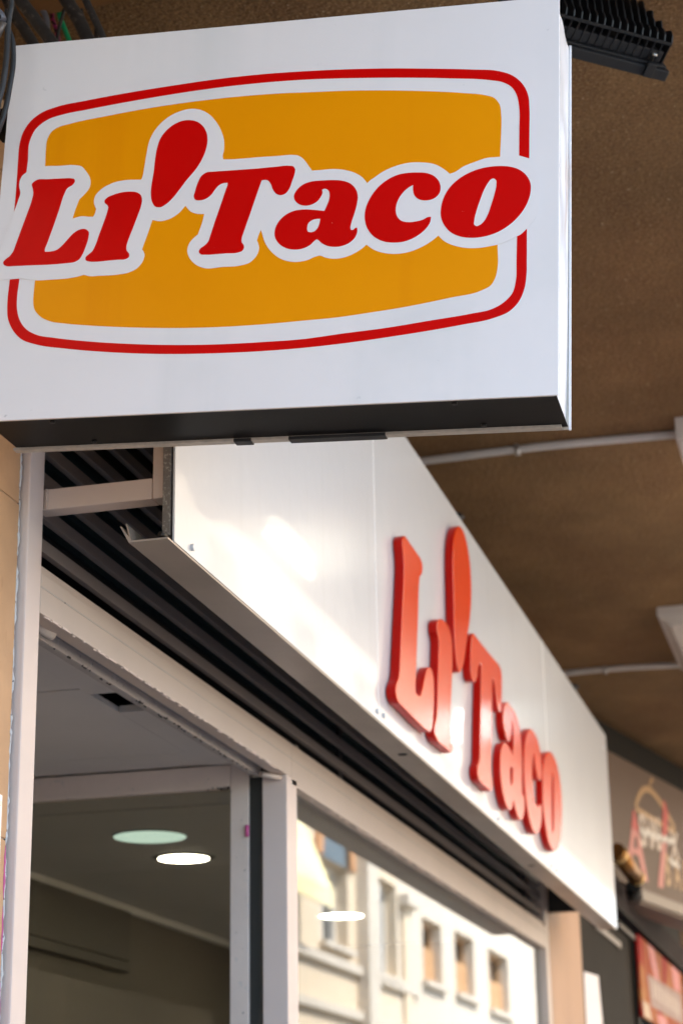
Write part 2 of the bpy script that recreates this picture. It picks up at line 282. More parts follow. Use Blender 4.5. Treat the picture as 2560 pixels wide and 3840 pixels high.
# ---------------------------------------------------------------- logo outlines on the sign plane, tenths of a millimetre (third value 1 = corner)
SHAPES = {
    'L': [(510,3777),(562,3827),(782,3835),(1023,3829),(1133,3822),(1190,3799),(1195,3757),(1171,3718),(1085,3661),(1043,3567),(983,3325),(907,3034),(837,2785),(806,2662),(810,2641,1),(899,2639),(996,2659),(1070,2718),(1161,2824),(1252,2921),(1347,2969),(1425,2967),(1480,2919),(1483,2832),(1448,2672),(1407,2554),(1364,2483),(1298,2447),(1171,2435),(896,2429),(599,2437),(340,2442),(220,2448),(170,2475),(158,2516),(190,2559),(255,2611),(300,2676),(331,2779),(392,2999),(469,3270),(532,3513),(545,3625),(529,3699)],
    'i': [(2092,3529),(2191,3511),(2259,3459),(2283,3382),(2274,3281),(2227,3112),(2163,2905),(2107,2728),(2090,2643),(2098,2578),(2141,2515),(2141,2469),(2088,2438),(1972,2436),(1797,2432),(1622,2427),(1524,2438),(1467,2464),(1464,2510),(1506,2552),(1561,2600),(1595,2672),(1649,2860),(1712,3075),(1755,3248),(1761,3299),(1743,3335),(1700,3374),(1695,3416),(1734,3458),(1839,3501),(1965,3528)],
    'apos': [(2952,4638),(3069,4602),(3167,4515),(3230,4391),(3247,4272),(3229,4126),(3179,3974),(3095,3825),(2966,3660),(2856,3504),(2753,3366),(2666,3286),(2576,3240),(2501,3254),(2446,3331),(2417,3459),(2418,3625),(2437,3818),(2449,4072),(2467,4228),(2513,4382),(2599,4503),(2715,4592),(2834,4636)],
    'T': [(3265,3753),(3375,3756),(3687,3755),(4051,3755),(4323,3761),(4522,3761),(4586,3746),(4614,3705),(4609,3619),(4578,3507),(4538,3385),(4487,3319),(4416,3297),(4343,3328),(4294,3394),(4254,3493),(4206,3551),(4142,3561),(4115,3556,1),(4084,3449),(4022,3233),(3945,2962),(3883,2748),(3859,2655),(3860,2589),(3894,2536),(3896,2483),(3871,2447),(3809,2427),(3629,2426),(3466,2423),(3321,2426),(3248,2438),(3216,2476),(3228,2519),(3295,2571),(3346,2625),(3377,2727),(3437,2951),(3514,3223),(3575,3449),(3598,3534),(3596,3559,1),(3542,3558),(3479,3539),(3418,3477),(3350,3380),(3271,3324),(3180,3306),(3109,3324),(3086,3380),(3099,3447),(3144,3617),(3185,3701)],
    'a': [(5196,3478),(5339,3455),(5457,3401),(5539,3303),(5572,3187),(5564,3084),(5531,2927),(5490,2779),(5478,2705),(5487,2664,1),(5525,2668),(5551,2693),(5577,2695,1),(5582,2642),(5555,2550),(5479,2472),(5375,2427),(5252,2418),(5137,2445),(5055,2495),(5009,2542),(4984,2557,1),(4956,2536),(4897,2478),(4792,2427),(4669,2415),(4534,2447),(4423,2526),(4359,2634),(4354,2747),(4399,2867),(4502,2973),(4643,3033),(4785,3040),(4929,3022),(5045,3002),(5084,2997,1),(5113,3070),(5144,3163),(5151,3247),(5135,3311),(5094,3345),(5059,3349),(5034,3338,1),(5043,3294),(5027,3238),(4968,3157),(4881,3110),(4783,3102),(4692,3136),(4632,3201),(4617,3269),(4656,3361),(4751,3443),(4875,3480),(5036,3484)],
    'a_hole': [(5027,2875,1),(4988,2878),(4917,2868),(4856,2825),(4836,2760),(4844,2694),(4853,2682,1),(4889,2672),(4942,2681),(4985,2722),(5017,2804)],
    'c': [(6430,3503),(6570,3483),(6685,3427),(6761,3332),(6784,3237),(6765,3145),(6692,3075),(6580,3052),(6475,3076),(6409,3139),(6383,3230),(6381,3311,1),(6314,3273),(6211,3168),(6153,3050),(6137,2939),(6159,2834),(6222,2759),(6318,2729),(6431,2731),(6535,2751),(6612,2788),(6655,2789,1),(6643,2706),(6590,2617),(6471,2514),(6317,2442),(6144,2424),(5978,2452),(5827,2541),(5727,2678),(5687,2822),(5691,2971),(5739,3118),(5840,3280),(5994,3416),(6168,3491),(6308,3507)],
    'o': [(7652,3508),(7789,3486),(7918,3429),(8021,3328),(8077,3203),(8078,3064),(8032,2901),(7940,2742),(7798,2596),(7629,2489),(7443,2432),(7256,2421),(7084,2453),(6946,2527),(6849,2645),(6798,2779),(6796,2909),(6832,3074),(6916,3227),(7052,3357),(7223,3450),(7412,3501)],
    'o_hole': [(7543,3324),(7582,3297),(7590,3222),(7568,3093),(7522,2920),(7473,2767),(7423,2669),(7364,2612),(7313,2597),(7282,2618),(7279,2688),(7309,2834),(7358,2997),(7424,3178),(7475,3268),(7508,3310)],
    'outline': [(393,3973,1),(342,3931),(305,3841),(307,3747),(333,3641),(307,3519),(257,3327,1),(168,3036),(74,2695,1),(115,2232,1),(279,2230,1),(431,2234),(689,2189),(975,2185),(1230,2191),(1384,2213),(1455,2230,1),(1541,2203),(1698,2199),(1989,2200),(2161,2224),(2282,2286),(2362,2400),(2378,2499),(2362,2540),(2334,2580,1),(2363,2680),(2426,2896),(2465,3043,1),(2581,3015),(2718,3037),(2860,3118),(2964,3237,1),(3043,3143),(3156,3092),(3262,3082,1),(3245,2975),(3184,2759,1),(3123,2707),(3055,2616),(3036,2504),(3067,2407),(3184,2276),(3315,2215),(3586,2216),(3856,2221),(3997,2260),(4091,2357),(4125,2467),(4109,2553),(4088,2602,1),(4111,2695),(4142,2768,1),(4171,2671),(4217,2546),(4312,2408),(4461,2285),(4677,2222),(4853,2239),(4992,2291),(5045,2298),(5117,2264),(5259,2234),(5416,2249),(5555,2303),(5658,2367),(5722,2422,1),(5833,2336),(6009,2269),(6166,2249),(6356,2269),(6527,2331),(6663,2409),(6765,2490,1),(6845,2405),(6967,2333),(7104,2286),(7241,2264),(7377,2262),(7513,2277),(7611,2292),(7749,2334),(7892,2404,1),(7921,2415),(8030,2510,1),(8169,2698),(8218,2989),(8182,3362),(8054,3598,1),(7909,3656,1),(7787,3659),(7599,3657),(7444,3654),(7289,3610),(7100,3541),(6981,3466),(6913,3446,1),(6841,3514),(6700,3610),(6490,3661),(6314,3669),(6105,3629),(5931,3557),(5792,3464),(5747,3435),(5705,3391,1),(5622,3496),(5513,3571),(5351,3632),(5172,3659),(4993,3656),(4871,3658,1),(4801,3761),(4734,3853),(4660,3913),(4550,3937),(4351,3936),(4170,3939),(3805,3938),(3641,3939),(3506,3948,1),(3496,3998),(3509,4104),(3498,4281),(3450,4422),(3348,4598),(3229,4727),(3095,4802),(2963,4827),(2796,4804),(2596,4712),(2437,4557),(2337,4357),(2304,4143),(2282,3909),(2266,3773),(2248,3716,1),(1980,3725),(1786,3691),(1615,3596),(1534,3489),(1528,3387),(1569,3288,1),(1555,3212),(1529,3163,1),(1470,3167),(1350,3184),(1204,3156,1),(1234,3286),(1289,3466,1),(1381,3562),(1438,3650),(1445,3763),(1353,3935),(1288,4006),(1166,4041),(925,4046),(724,4059),(564,4049)],
    'field': [(694,4095,1),(685,4332),(695,4515),(755,4638),(856,4703),(1028,4743),(1651,4830),(2339,4905),(3023,4951),(3701,4971),(4374,4965),(4874,4941),(5265,4924),(5923,4872),(6574,4800),(7090,4725),(7410,4661),(7538,4608),(7618,4496),(7645,4319),(7646,4007),(7637,3680),(7625,3049),(7615,2291),(7619,1941),(7590,1794),(7527,1682),(7389,1609),(6957,1530),(6335,1432),(5707,1363),(5391,1332),(4856,1307),(4212,1284),(3562,1281),(3068,1296),(2570,1325),(2066,1368),(1557,1424),(1215,1472),(972,1524),(811,1613),(716,1730),(690,1836),(685,2010),(688,2185,1)],
    'ring': [(271,2884),(258,3322),(256,3784),(246,4185),(249,4478),(293,4677),(402,4852),(552,4969),(793,5051),(1281,5119),(1974,5194),(2662,5250),(3344,5294),(4022,5312),(4694,5301),(5253,5278),(5913,5234),(6566,5170),(7212,5096),(7596,5036),(7788,4954),(7947,4799),(8034,4599),(8051,4423),(8054,4007),(8054,3601),(8042,3017),(8030,2513),(8031,2080),(8027,1783),(7998,1587),(7914,1395),(7792,1272),(7579,1186),(7119,1109),(6345,1012),(5405,923),(4872,890),(4232,872),(3583,877),(2927,899),(2429,933),(1757,1003),(1246,1076),(797,1162),(549,1262),(399,1419),(306,1615),(280,1826),(283,2228)],
    'ring_hole': [(421,2767),(435,2229),(424,1922),(439,1746),(496,1569),(604,1424),(784,1317),(1062,1254),(1576,1170),(2252,1091),(2919,1038),(3576,1011),(4225,1009),(4867,1023),(5400,1072),(6029,1122),(6653,1195),(7271,1270),(7547,1319),(7730,1423),(7836,1548),(7880,1726),(7887,2023),(7892,2413),(7906,3027),(7910,3647),(7909,4054),(7903,4436),(7870,4613),(7790,4761),(7662,4850),(7470,4902),(6893,4983),(6244,5054),(5258,5133),(4699,5163),(4029,5170),(3352,5151),(2671,5106),(1984,5043),(1292,4964),(875,4908),(668,4848),(486,4698),(407,4502),(406,4172),(396,3955),(400,3412)],
}

# ---------------------------------------------------------------- the setting
def setting(name, m, mb): return props(mb.put(name, m), kind='structure')
setting('road', 'asphalt', MB().box((-120, -120, -EYE - .3), (120, 160, -EYE - .12)))
setting('pavement', 'pavement', MB().box((-1.25, -30, -EYE - .15), (1.6, 70, -EYE)))
ZS = 2.2                                                   # arcade ceiling
setting('arcade_ceiling', 'soffit', MB().box((-2.6, -4, ZS), (.03, 30, ZS + .25)))
setting('ceiling_beam', 'soffit_beam', MB().box((-1.9, 2.55, ZS - .05), (-.9, 3.06, ZS - .002)))
setting('wall_over_shop', 'upper_wall', MB().box((-2.5, -5, 1.62), (-1.62, 2.73, ZS)).box((-2.5, 2.735, 1.80), (-1.62, 14, ZS)))
b_ = thing('arcade_building', (-5, 12, ZS + .25), 'rendered upper storey of the arcade building above the brown ceiling', 'building')
MB().box((-10, -4, ZS + .25), (.03, 30, 5.2)).put('wall', 'upper_wall', b_)
MB().box((-10.2, -4.1, 5.2), (.22, 30.1, 5.4)).put('cornice', 'stone_grey', b_)

# inside the shop
ZC = .899
setting('shop_floor', 'room_wall', MB().box((-2.4, 2.8, -EYE - .1), (-1.3, 8.6, -EYE)))
rw = setting('shop_back_wall', 'room_wall', MB().box((-2.52, 2.80, -EYE), (-2.414, 7.718, ZC + .118)))
setting('shop_end_wall', 'room_wall', MB().box((-2.52, 7.72, -EYE), (-1.302, 7.80, ZC + .119)).box((-2.52, 2.72, -EYE), (-1.302, 2.797, ZC + .119)))
rc = thing('shop_ceiling', (-1.8, 5, ZC), 'grey panelled ceiling inside the shop above the open door', 'ceiling')
rc['kind'] = 'structure'; del rc['category']
MB().box((-2.6, 2.7, ZC + .12), (-1.3, 8.6, ZC + .16)).put('ceiling_void', 'void', rc)
ys = [2.80, 3.42, 4.03, 4.64, 5.245, 5.86, 6.47, 7.08, 7.72]
for i, (a, b) in enumerate(zip(ys, ys[1:])):
    dz = random.uniform(-.0012, .0012)
    MB().box((-2.413, a + .004, ZC + .004 + dz), (-1.4145, b - .004, ZC + .016 + dz), .001).put('ceiling_panel', 'room_ceiling', rc)
MB().box((-1.4110, 2.80, ZC + .001), (-1.3460, 3.459, ZC + .016), .001).put('edge_strip', 'room_ceiling', rc)
MB().box((-1.4110, 3.62, ZC + .001), (-1.3460, 7.72, ZC + .016), .001).put('edge_strip', 'room_ceiling', rc)
MB().box((-2.413, 2.80, ZC - .022), (-2.397, 7.72, ZC + .002), .002).put('cornice_strip', 'room_ceiling', rc)
cb = MB().box((-2.413, 2.9, -.60), (-2.28, 6.8, .59)).put('wall_cabinet', 'room_wall'); props(cb, 'dark brown cabinet panel along the back wall inside the shop', 'cabinet')
cs = MB().box((-2.413, 2.81, .678), (-2.376, 6.25, .711), .003).box((-2.413, 2.9, .714), (-2.380, 6.25, .874), .002).put('wall_shelf', 'room_dark'); props(cs, 'narrow shelf and flat dark panel below the ceiling on the shop back wall', 'shelf')  # upper box draws the dark zone of the wall as a panel
def downlight(x, y, z, r, m, label, rim):
    t = thing('recessed_light', (x, y, z), label, 'ceiling light', 'round downlights in the shop ceiling')
    mb = MB(); mb.tube([(x, y, z - .0015), (x, y, z - .006)], r, 40); mb.put('diffuser', m, t)
    mb = MB()
    for k in range(40):
        a0, a1 = 2 * math.pi * k / 40, 2 * math.pi * (k + 1) / 40
        q = lambda a, rr, zz: (x + math.cos(a) * rr, y + math.sin(a) * rr, zz)
        mb.face((q(a0, r * 1.01, z - .005), q(a1, r * 1.01, z - .005), q(a1, r * rim, z - .001), q(a0, r * rim, z - .001)))
        mb.face((q(a0, r * 1.01, z - .005), q(a1, r * 1.01, z - .005), q(a1, r * 1.01, z + .0), q(a0, r * 1.01, z + .0)))
    mb.put('rim', 'lamp_rim_shade', t)
downlight(-1.895, 5.389, ZC + .004, .0725, 'lamp_lit', 'bright warm round downlight seen through the open door glass', 1.26)
downlight(-1.858, 5.010, ZC + .004, .097, 'lamp_green', 'larger dim green tinted round downlight seen through the door glass', 1.03)
downlight(-1.802, 6.785, ZC + .004, .0765, 'lamp_lit', 'warm round downlight glowing through the large shop window', 1.16)

# ---------------------------------------------------------------- shopfront
XS = -1.2273
sf = thing('shopfront_frame', (XS - .03, 5.2, -EYE), 'painted off white metal shopfront frame with header, posts and wide window', 'shopfront')
MB().box((-1.30, 2.741, -EYE), (XS, 2.797, 1.62), .003).put('post', 'paint_bright', sf)
MB().box((-1.284, 4.1690, -EYE), (XS, 4.2500, .868), .0025).put('post', 'paint_bright', sf)
MB().box((-1.284, 7.655, -EYE), (XS, 7.745, 1.30), .003).put('post', 'paint', sf)
MB().box((-1.258, 2.798, .868), (XS, 4.2085, .9345), .0015).put('header', 'paint', sf)
MB().box((-1.258, 4.2100, .853), (XS, 7.6540, .9345), .0015).put('header', 'paint', sf)
MB().box((-1.258, 2.798, .9360), (XS - .006, 7.654, .950), .002).put('header_strip', 'paint', sf)
MB().box((-1.245, 2.798, .9095), (XS + .0012, 7.654, .9115)).put('header_bead', 'paint_worn', sf)
MB().box((-1.2865, 2.798, .885), (-1.2580, 4.168, .90)).put('head_groove', 'paint_groove', sf)
MB().box((-1.2940, 2.798, .8660), (-1.2870, 4.168, .905), .001).put('head_lip', 'paint_worn', sf)
MB().box((-1.3120, 2.798, .8705), (-1.2945, 4.168, .90), .001).put('head_stop', 'paint_worn', sf)
MB().box((-1.3440, 2.798, .8930), (-1.3125, 4.168, .91)).put('head_gap', 'red_dark', sf)
MB().box((-1.257, 4.248, -EYE), (-1.2505, 7.657, .8525)).put('window_pane', 'pane_clear', sf)
MB().tube([(-1.2760, 2.86, .878), (-1.262, 2.925, .868)], .0105, 16).put('pin', 'paint_worn', sf)
MB().tube([(-1.2700, 4.115, .861), (-1.2400, 4.164, .860)], .006, 12).put('pin', 'paint', sf)
# chips of loose paint along the edges of the head
random.seed(3)
def chips(name, m, n, fn):
    mb = MB()
    for _ in range(n):
        (x, y, z), s_ = fn()
        mb.box((x - .0012, y - s_, z - .0012), (x + .0012, y + s_, z + .0012 + random.random() * .0015))
    return props(mb.put(name, m, sf), kind='stuff')
chips('paint_flakes', 'paint_bright', 70, lambda: ((XS - random.random() * .004, random.uniform(2.82, 4.1), .8672), random.uniform(.002, .012)))
chips('bare_spots', 'void', 40, lambda: ((-1.2905 + random.uniform(-.003, .003), random.uniform(2.95, 4.12), .8655), random.uniform(.001, .007)))
chips('paint_flakes', 'paint_bright', 60, lambda: ((-1.2335 - random.random() * .004, random.uniform(4.3, 7.4), .8522), random.uniform(.003, .02)))

dr = thing('shop_door', (-1.55, 4.19, -EYE), 'glazed white shop door swung open inwards behind the middle post', 'door')
DX0, DX1, DY0, DY1 = -2.16, -1.3165, 4.172, 4.208
MB().box((-1.3590, DY0, -EYE + .01), (DX1, DY1, .8985), .002).put('stile', 'door_paint', dr)
MB().box((DX0, DY0, -EYE + .01), (DX0 + .045, DY1, .8985), .002).put('stile', 'door_paint', dr)
MB().box((DX0 + .0455, DY0, .8460), (-1.3595, DY1, .8985), .002).put('rail', 'door_paint', dr)
MB().box((DX0 + .0455, DY0, -EYE + .01), (-1.3595, DY1, -EYE + .16), .002).put('rail', 'door_paint', dr)
MB().box((DX0 + .04, 4.187, -EYE + .15), (-1.3580, 4.193, .848)).put('pane', 'pane_tint', dr)
MB().box((-1.3160, 4.178, -EYE + .01), (-1.2860, 4.215, .868)).put('gasket', 'gasket', dr)
MB().tube([(-1.3188, 4.168, .735), (-1.3188, 4.168, .760)], .0045, 12).put('catch', 'pink_paint', dr)
props(chips('sealant_crumbs', 'void', 26, lambda: ((-1.3590 - abs(random.gauss(0, .02)), 4.1712, .8450 + random.uniform(-.001, .003)), random.uniform(.0006, .0012))), kind='stuff')

lg = thing('louvre_grille', (-1.25, 5.2, .95), 'dark slatted ventilation grille above the shopfront header', 'grille')
for k in range(11):
    z0 = .9790 + .0566 * k
    MB().box((-1.252, 2.80, z0), (-1.2395, 7.654, z0 + .0220), .001).put('slat', 'slat', lg)
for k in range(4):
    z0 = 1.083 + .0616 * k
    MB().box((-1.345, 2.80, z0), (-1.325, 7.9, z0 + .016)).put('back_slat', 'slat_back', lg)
for y in (4.73, 7.385):
    MB().box((-1.262, y - .012, .951), (-1.2525, y + .022, 1.60)).put('mullion', 'void', lg)
MB().box((-1.262, 4.330, .9505), (-1.2525, 4.352, .969)).put('mullion', 'slat', lg)
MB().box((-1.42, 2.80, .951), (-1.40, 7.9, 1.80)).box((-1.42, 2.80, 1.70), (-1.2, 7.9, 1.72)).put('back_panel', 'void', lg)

bf = thing('bracket_frame', (-1.12, 2.82, 1.04), 'cream painted square tube bracket holding the near end of the white fascia', 'bracket')
MB().box((-1.2990, 2.800, 1.040), (-1.0440, 2.836, 1.0750), .002).put('tube', 'paint', bf)
MB().box((-1.0430, 2.800, 1.040), (-1.0212, 2.836, 1.7400), .002).put('tube', 'paint', bf)
MB().box((-1.2990, 2.800, 1.700), (-1.0440, 2.836, 1.7350), .002).put('tube', 'paint', bf)
mb = MB()
for k in range(14):
    a = random.uniform(0, 6.28); r = random.uniform(.3, 1)
    mb.tube([(-1.2262 + .002 * random.random(), 2.7985, 1.043 + .03 * k / 13), (-1.2230, 2.8008, 1.043 + .03 * k / 13)], .0022 + .001 * random.random(), 8)
mb.put('weld', 'paint', bf)

# ---------------------------------------------------------------- stone pilaster beside the shop
sp = thing('stone_pilaster', (-1.5, 2.0, -EYE), 'warm beige stone clad pilaster left of the white post', 'pilaster')
jz = [-EYE, -.561, -.031, .499, 1.029, 1.559, 1.62]
for a, b in zip(jz, jz[1:]):
    for (y0, y1) in ((1.00, 1.9), (1.902, 2.7315)):
        dx = random.uniform(-.0006, .0006)
        MB().box((-1.27 + dx, y0, a + .0012), (-1.2400 + dx, y1, b - .0012), .002).put('stone_slab', 'stone', sp)
MB().box((-1.60, 1.0, -EYE), (-1.2425, 2.728, 1.62)).put('core', 'mortar', sp)
cp = []; random.seed(12)
for k in range(260):
    z = -.2 + k * .0075
    cp.append((-1.2405 + random.uniform(-.0012, .0008), 2.7315 + random.uniform(-.0016, .0012), z))
MB().tube(cp, [random.uniform(.0012, .0034) * (0.25 if (k // 3) % 5 == 0 else 1) for k in range(260)], 7).put('caulk_bead', 'caulk', sp)
mb = MB()
for (z0, z1) in ((.33, .40), (.41, .475), (.20, .29), (.44, .49), (.05, .16)):
    mb.tube([(-1.2402, 2.7285 + random.uniform(-.001, .001), z0 + (z1 - z0) * k / 8) for k in range(9)], [.0004 + .0022 * math.sin(math.pi * k / 8) * random.uniform(.5, 1) for k in range(9)], 6)
mb.put('paint_smear', 'pink_paint', sp)
MB().box((-1.2520, 2.7338, -EYE), (-1.2440, 2.7402, 1.62)).put('joint_gap', 'void', sp)
pq = thing('acrylic_plaque', (-1.238, 2.6, .1), 'clear plastic plaque screwed to the beige stone at the left edge', 'plaque')
MB().box((-1.2388, 2.40, .10), (-1.2345, 2.7005, .560), .0015).put('plate', 'clear', pq)
MB().tube([(-1.2344, 2.690, .546), (-1.2325, 2.690, .546)], .004, 14).put('screw', 'steel', pq)

# ---------------------------------------------------------------- white fascia with raised letters
FZ0, FZ1 = .9585, 1.7440
fa = thing('fascia_sign', (-1.0, 5.4, FZ0), 'long glossy white fascia board with raised red letters above the shop window', 'shop sign')
for (a, b) in ((2.786, 4.1080), (4.1105, 6.4630), (6.4655, 8.045)):
    MB().box((-1.0035, a, FZ0 + .0015), (-1.0, b, FZ1), .0006).put('panel', 'fascia', fa)
for y in (4.10925, 6.46425):
    MB().box((-1.0030, y - .0022, FZ0 + .002), (-.9993, y + .0022, FZ1 - .001), .0004).put('panel_seam', 'seam', fa)
MB().box((-1.0065, 2.786, FZ0), (-1.0040, 8.045, FZ1 - .002)).put('black_core', 'void', fa)
MB().box((-1.0200, 2.7835, FZ0 + .012), (-1.0068, 2.7985, FZ1 - .002), .001).put('edge_strip', 'fibre_edge', fa)
MB().box((-1.0200, 2.80, FZ0 + .012), (-1.0068, 8.04, FZ0 + .05)).box((-1.0200, 2.80, FZ1 - .06), (-1.0068, 8.04, FZ1 - .004)).put('batten', 'fibre_edge', fa)
# bottom tray: flat lip and turned-up hem
tr = [(-1.0005, FZ0 - .0030), (-1.0005, FZ0), (-1.0605, FZ0), (-1.0690, FZ0 + .0285), (-1.0705, FZ0 + .0280), (-1.0640, FZ0 + .0050), (-1.0785, FZ0 + .0255), (-1.0797, FZ0 + .0245), (-1.0650, FZ0 - .0030)]
MB().prism(tr, 1, 2.757, 8.034).put('tray', 'tray', fa)
MB().tube([(-1.0150, 2.759, FZ0 + .007), (-1.0090, 2.772, FZ0 + .007)], .004, 10).put('rivet', 'screw_dark', fa)
for y, x in ((4.4546, -1.0291), (6.2506, -1.0357)):
    MB().tube([(x, y, FZ0 - .0032), (x, y, FZ0 - .0042)], .011, 20).put('drain_hole', 'void', fa)
for y, z in ((2.8668, .9746), (4.0916, .9761), (4.1502, .9794), (5.50, .976), (6.42, .976), (6.53, .978), (7.9433, 1.6732), (7.95, .985)):
    MB().tube([(-1.0, y, z), (-.9960, y, z), (-.9950, y, z)], [.0058, .0058, .0045], 18).put('screw_cap', 'fascia', fa)
MB().prism([(-1.005, 1.744), (-1.06, 1.744), (-1.03, 1.775), (-.99, 1.752)], 1, 5.10, 5.13).put('hanger', 'black_plastic', fa)
MB().prism([(-1.005, 1.744), (-1.06, 1.744), (-1.03, 1.775), (-.985, 1.754)], 1, 7.18, 7.22).put('hanger', 'black_plastic', fa)
MB().box((-1.235, 7.76, 1.00), (-1.09, 7.775, 1.12)).put('end_bracket', 'screw_dark', fa)
def sc(nm): return [(v.x / 1e4, v.y / 1e4) for v in spline(SHAPES[nm], 6)]
OUT = {k: sc(k) for k in SHAPES}
FS = 3.014
def fascia_pt(u, v): return (4.174 + (u - .016) * FS, 1.013 + (v - .242) * 2.99)
for nm in ('L', 'i', 'apos', 'T', 'a', 'c', 'o'):
    polys = [[fascia_pt(*p) for p in OUT[nm]]] + ([[fascia_pt(*p) for p in OUT[nm + '_hole']]] if nm + '_hole' in OUT else [])
    me = flat(polys, .0085, .0030, 2)
    fr = frame((-.9865, 0, 0), (0, 1, 0), (0, 0, 1), (1, 0, 0))
    me.transform(fr)
    lm = MB().mesh(me); bmesh.ops.remove_doubles(lm.bm, verts=lm.bm.verts[:], dist=1e-5); o = lm.put('letter', ['letter_face', 'letter_side'], fa)
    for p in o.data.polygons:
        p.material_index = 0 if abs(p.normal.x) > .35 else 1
        p.use_smooth = abs(p.normal.x) < .9
# ---------------------------------------------------------------- projecting sign
RS = Matrix(((0.99775126, -0.03411823, 0.05769208), (0.03551447, 0.9990963, -0.02335168), (-0.05684322, 0.02534807, 0.99806128)))
OS = Vector((-1.195, 2.4811, 1.0695)); SW, SH, ST = .8479, .6182, .1479
bs = thing('blade_sign', OS, 'white projecting box sign with red lettering on an orange field', 'shop sign', rot=RS)
def sb(a, b, bev=0): return MB().box(a, b, bev)
sb((0, 0, 0), (SW, .0035, SH), .0008).put('face_panel', 'sign_white', bs, local=True)
sb((.0, ST - .004, -.0), (SW, ST, SH), .0008).put('back_panel', 'edge_beige', bs, local=True)
sb((.004, .0035, .004), (SW - .004, ST - .004, .0055), 0).put('bottom_sheet', 'case_black', bs, local=True)
sb((.004, .0035, SH - .0055), (SW - .004, ST - .004, SH - .004), 0).put('top_sheet', 'case_black', bs, local=True)
sb((.002, .0035, .006), (.0035, ST - .004, SH - .006), 0).put('end_sheet', 'case_black', bs, local=True)
sb((.0, .0036, .0008), (SW - .006, .0075, .0042), .0004).put('edge_trim', 'edge_beige', bs, local=True)
sb((.0, ST - .0165, -.0006), (SW - .012, ST - .0042, .0036), .0004).put('edge_trim', 'edge_beige', bs, local=True)
# wrinkled white film round the free end
mb = MB(); nv, nu = 90, 14; grid = []; random.seed(5)
ph = [random.uniform(0, 6.28) for _ in range(8)]
for i in range(nv + 1):
    row = []
    for j in range(nu + 1):
        v = i / nv; t = j / nu
        w = math.sin(t * math.pi) * (.0016 * math.sin(7 * v + ph[0]) + .0012 * math.sin(19 * v + 5 * t + ph[1]) + .0008 * math.sin(37 * v - 7 * t + ph[2]) + .0010 * math.sin(9 * t + 4 * v + ph[3]) * (1 - v))
        edge = .0022 * math.sin(3.2 * t * math.pi + 6 * v + ph[4]) * (t ** 2) * (1 - v * .6)
        row.append(mb.bm.verts.new((SW - .0035 + w - (.004 * (1 - v) ** 6 * t), .0036 + t * (ST - .0085) + edge * .6, .004 + v * (SH - .008))))
    grid.append(row)
for i in range(nv):
    for j in range(nu): mb.bm.faces.new((grid[i][j], grid[i + 1][j], grid[i + 1][j + 1], grid[i][j + 1]))
mb.put('side_film', 'film_white', bs, local=True, smooth=True)
sb((SW - .0030, ST - .0044, -.001), (SW + .0004, ST - .0001, SH + .0008), .0004).put('edge_trim', 'film_white', bs, local=True)
def decal(name, polys, m, depth):
    me = flat(polys, .0002); me.transform(frame((0, -depth, 0), (1, 0, 0), (0, 0, 1), (0, -1, 0)))
    return MB().mesh(me).put(name, m, bs, local=True)
decal('logo_ring', [OUT['ring'], OUT['ring_hole']], 'vinyl_red', .0004)
decal('logo_field', [OUT['field']], 'vinyl_orange', .0004)
decal('letter_outline', [OUT['outline']], 'vinyl_white', .0009)
for nm in ('L', 'i', 'apos', 'T', 'a', 'c', 'o'):
    decal('letter', [OUT[nm]] + ([OUT[nm + '_hole']] if nm + '_hole' in OUT else []), 'vinyl_red', .0014)
def sscrew(u, t):
    MB().tube([(u, t, .0040), (u, t, .0012), (u, t, .0004)], [.0042, .0042, .003], 14).put('screw', 'screw_dark', bs, local=True)
for u, t in ((.105, .022), (.135, .118), (.700, .022), (.726, .118)): sscrew(u, t)
for u0, u1 in ((.349, .376), (.433, .579)):
    sb((u0, ST - .0170, -.0020), (u1, ST + .0016, .0030), .0005).put('clip', 'black_plastic', bs, local=True)
for v in (.12, .50):
    sb((-.045, .05, v), (.0020, .09, v + .04), .002).put('wall_arm', 'case_black', bs, local=True)

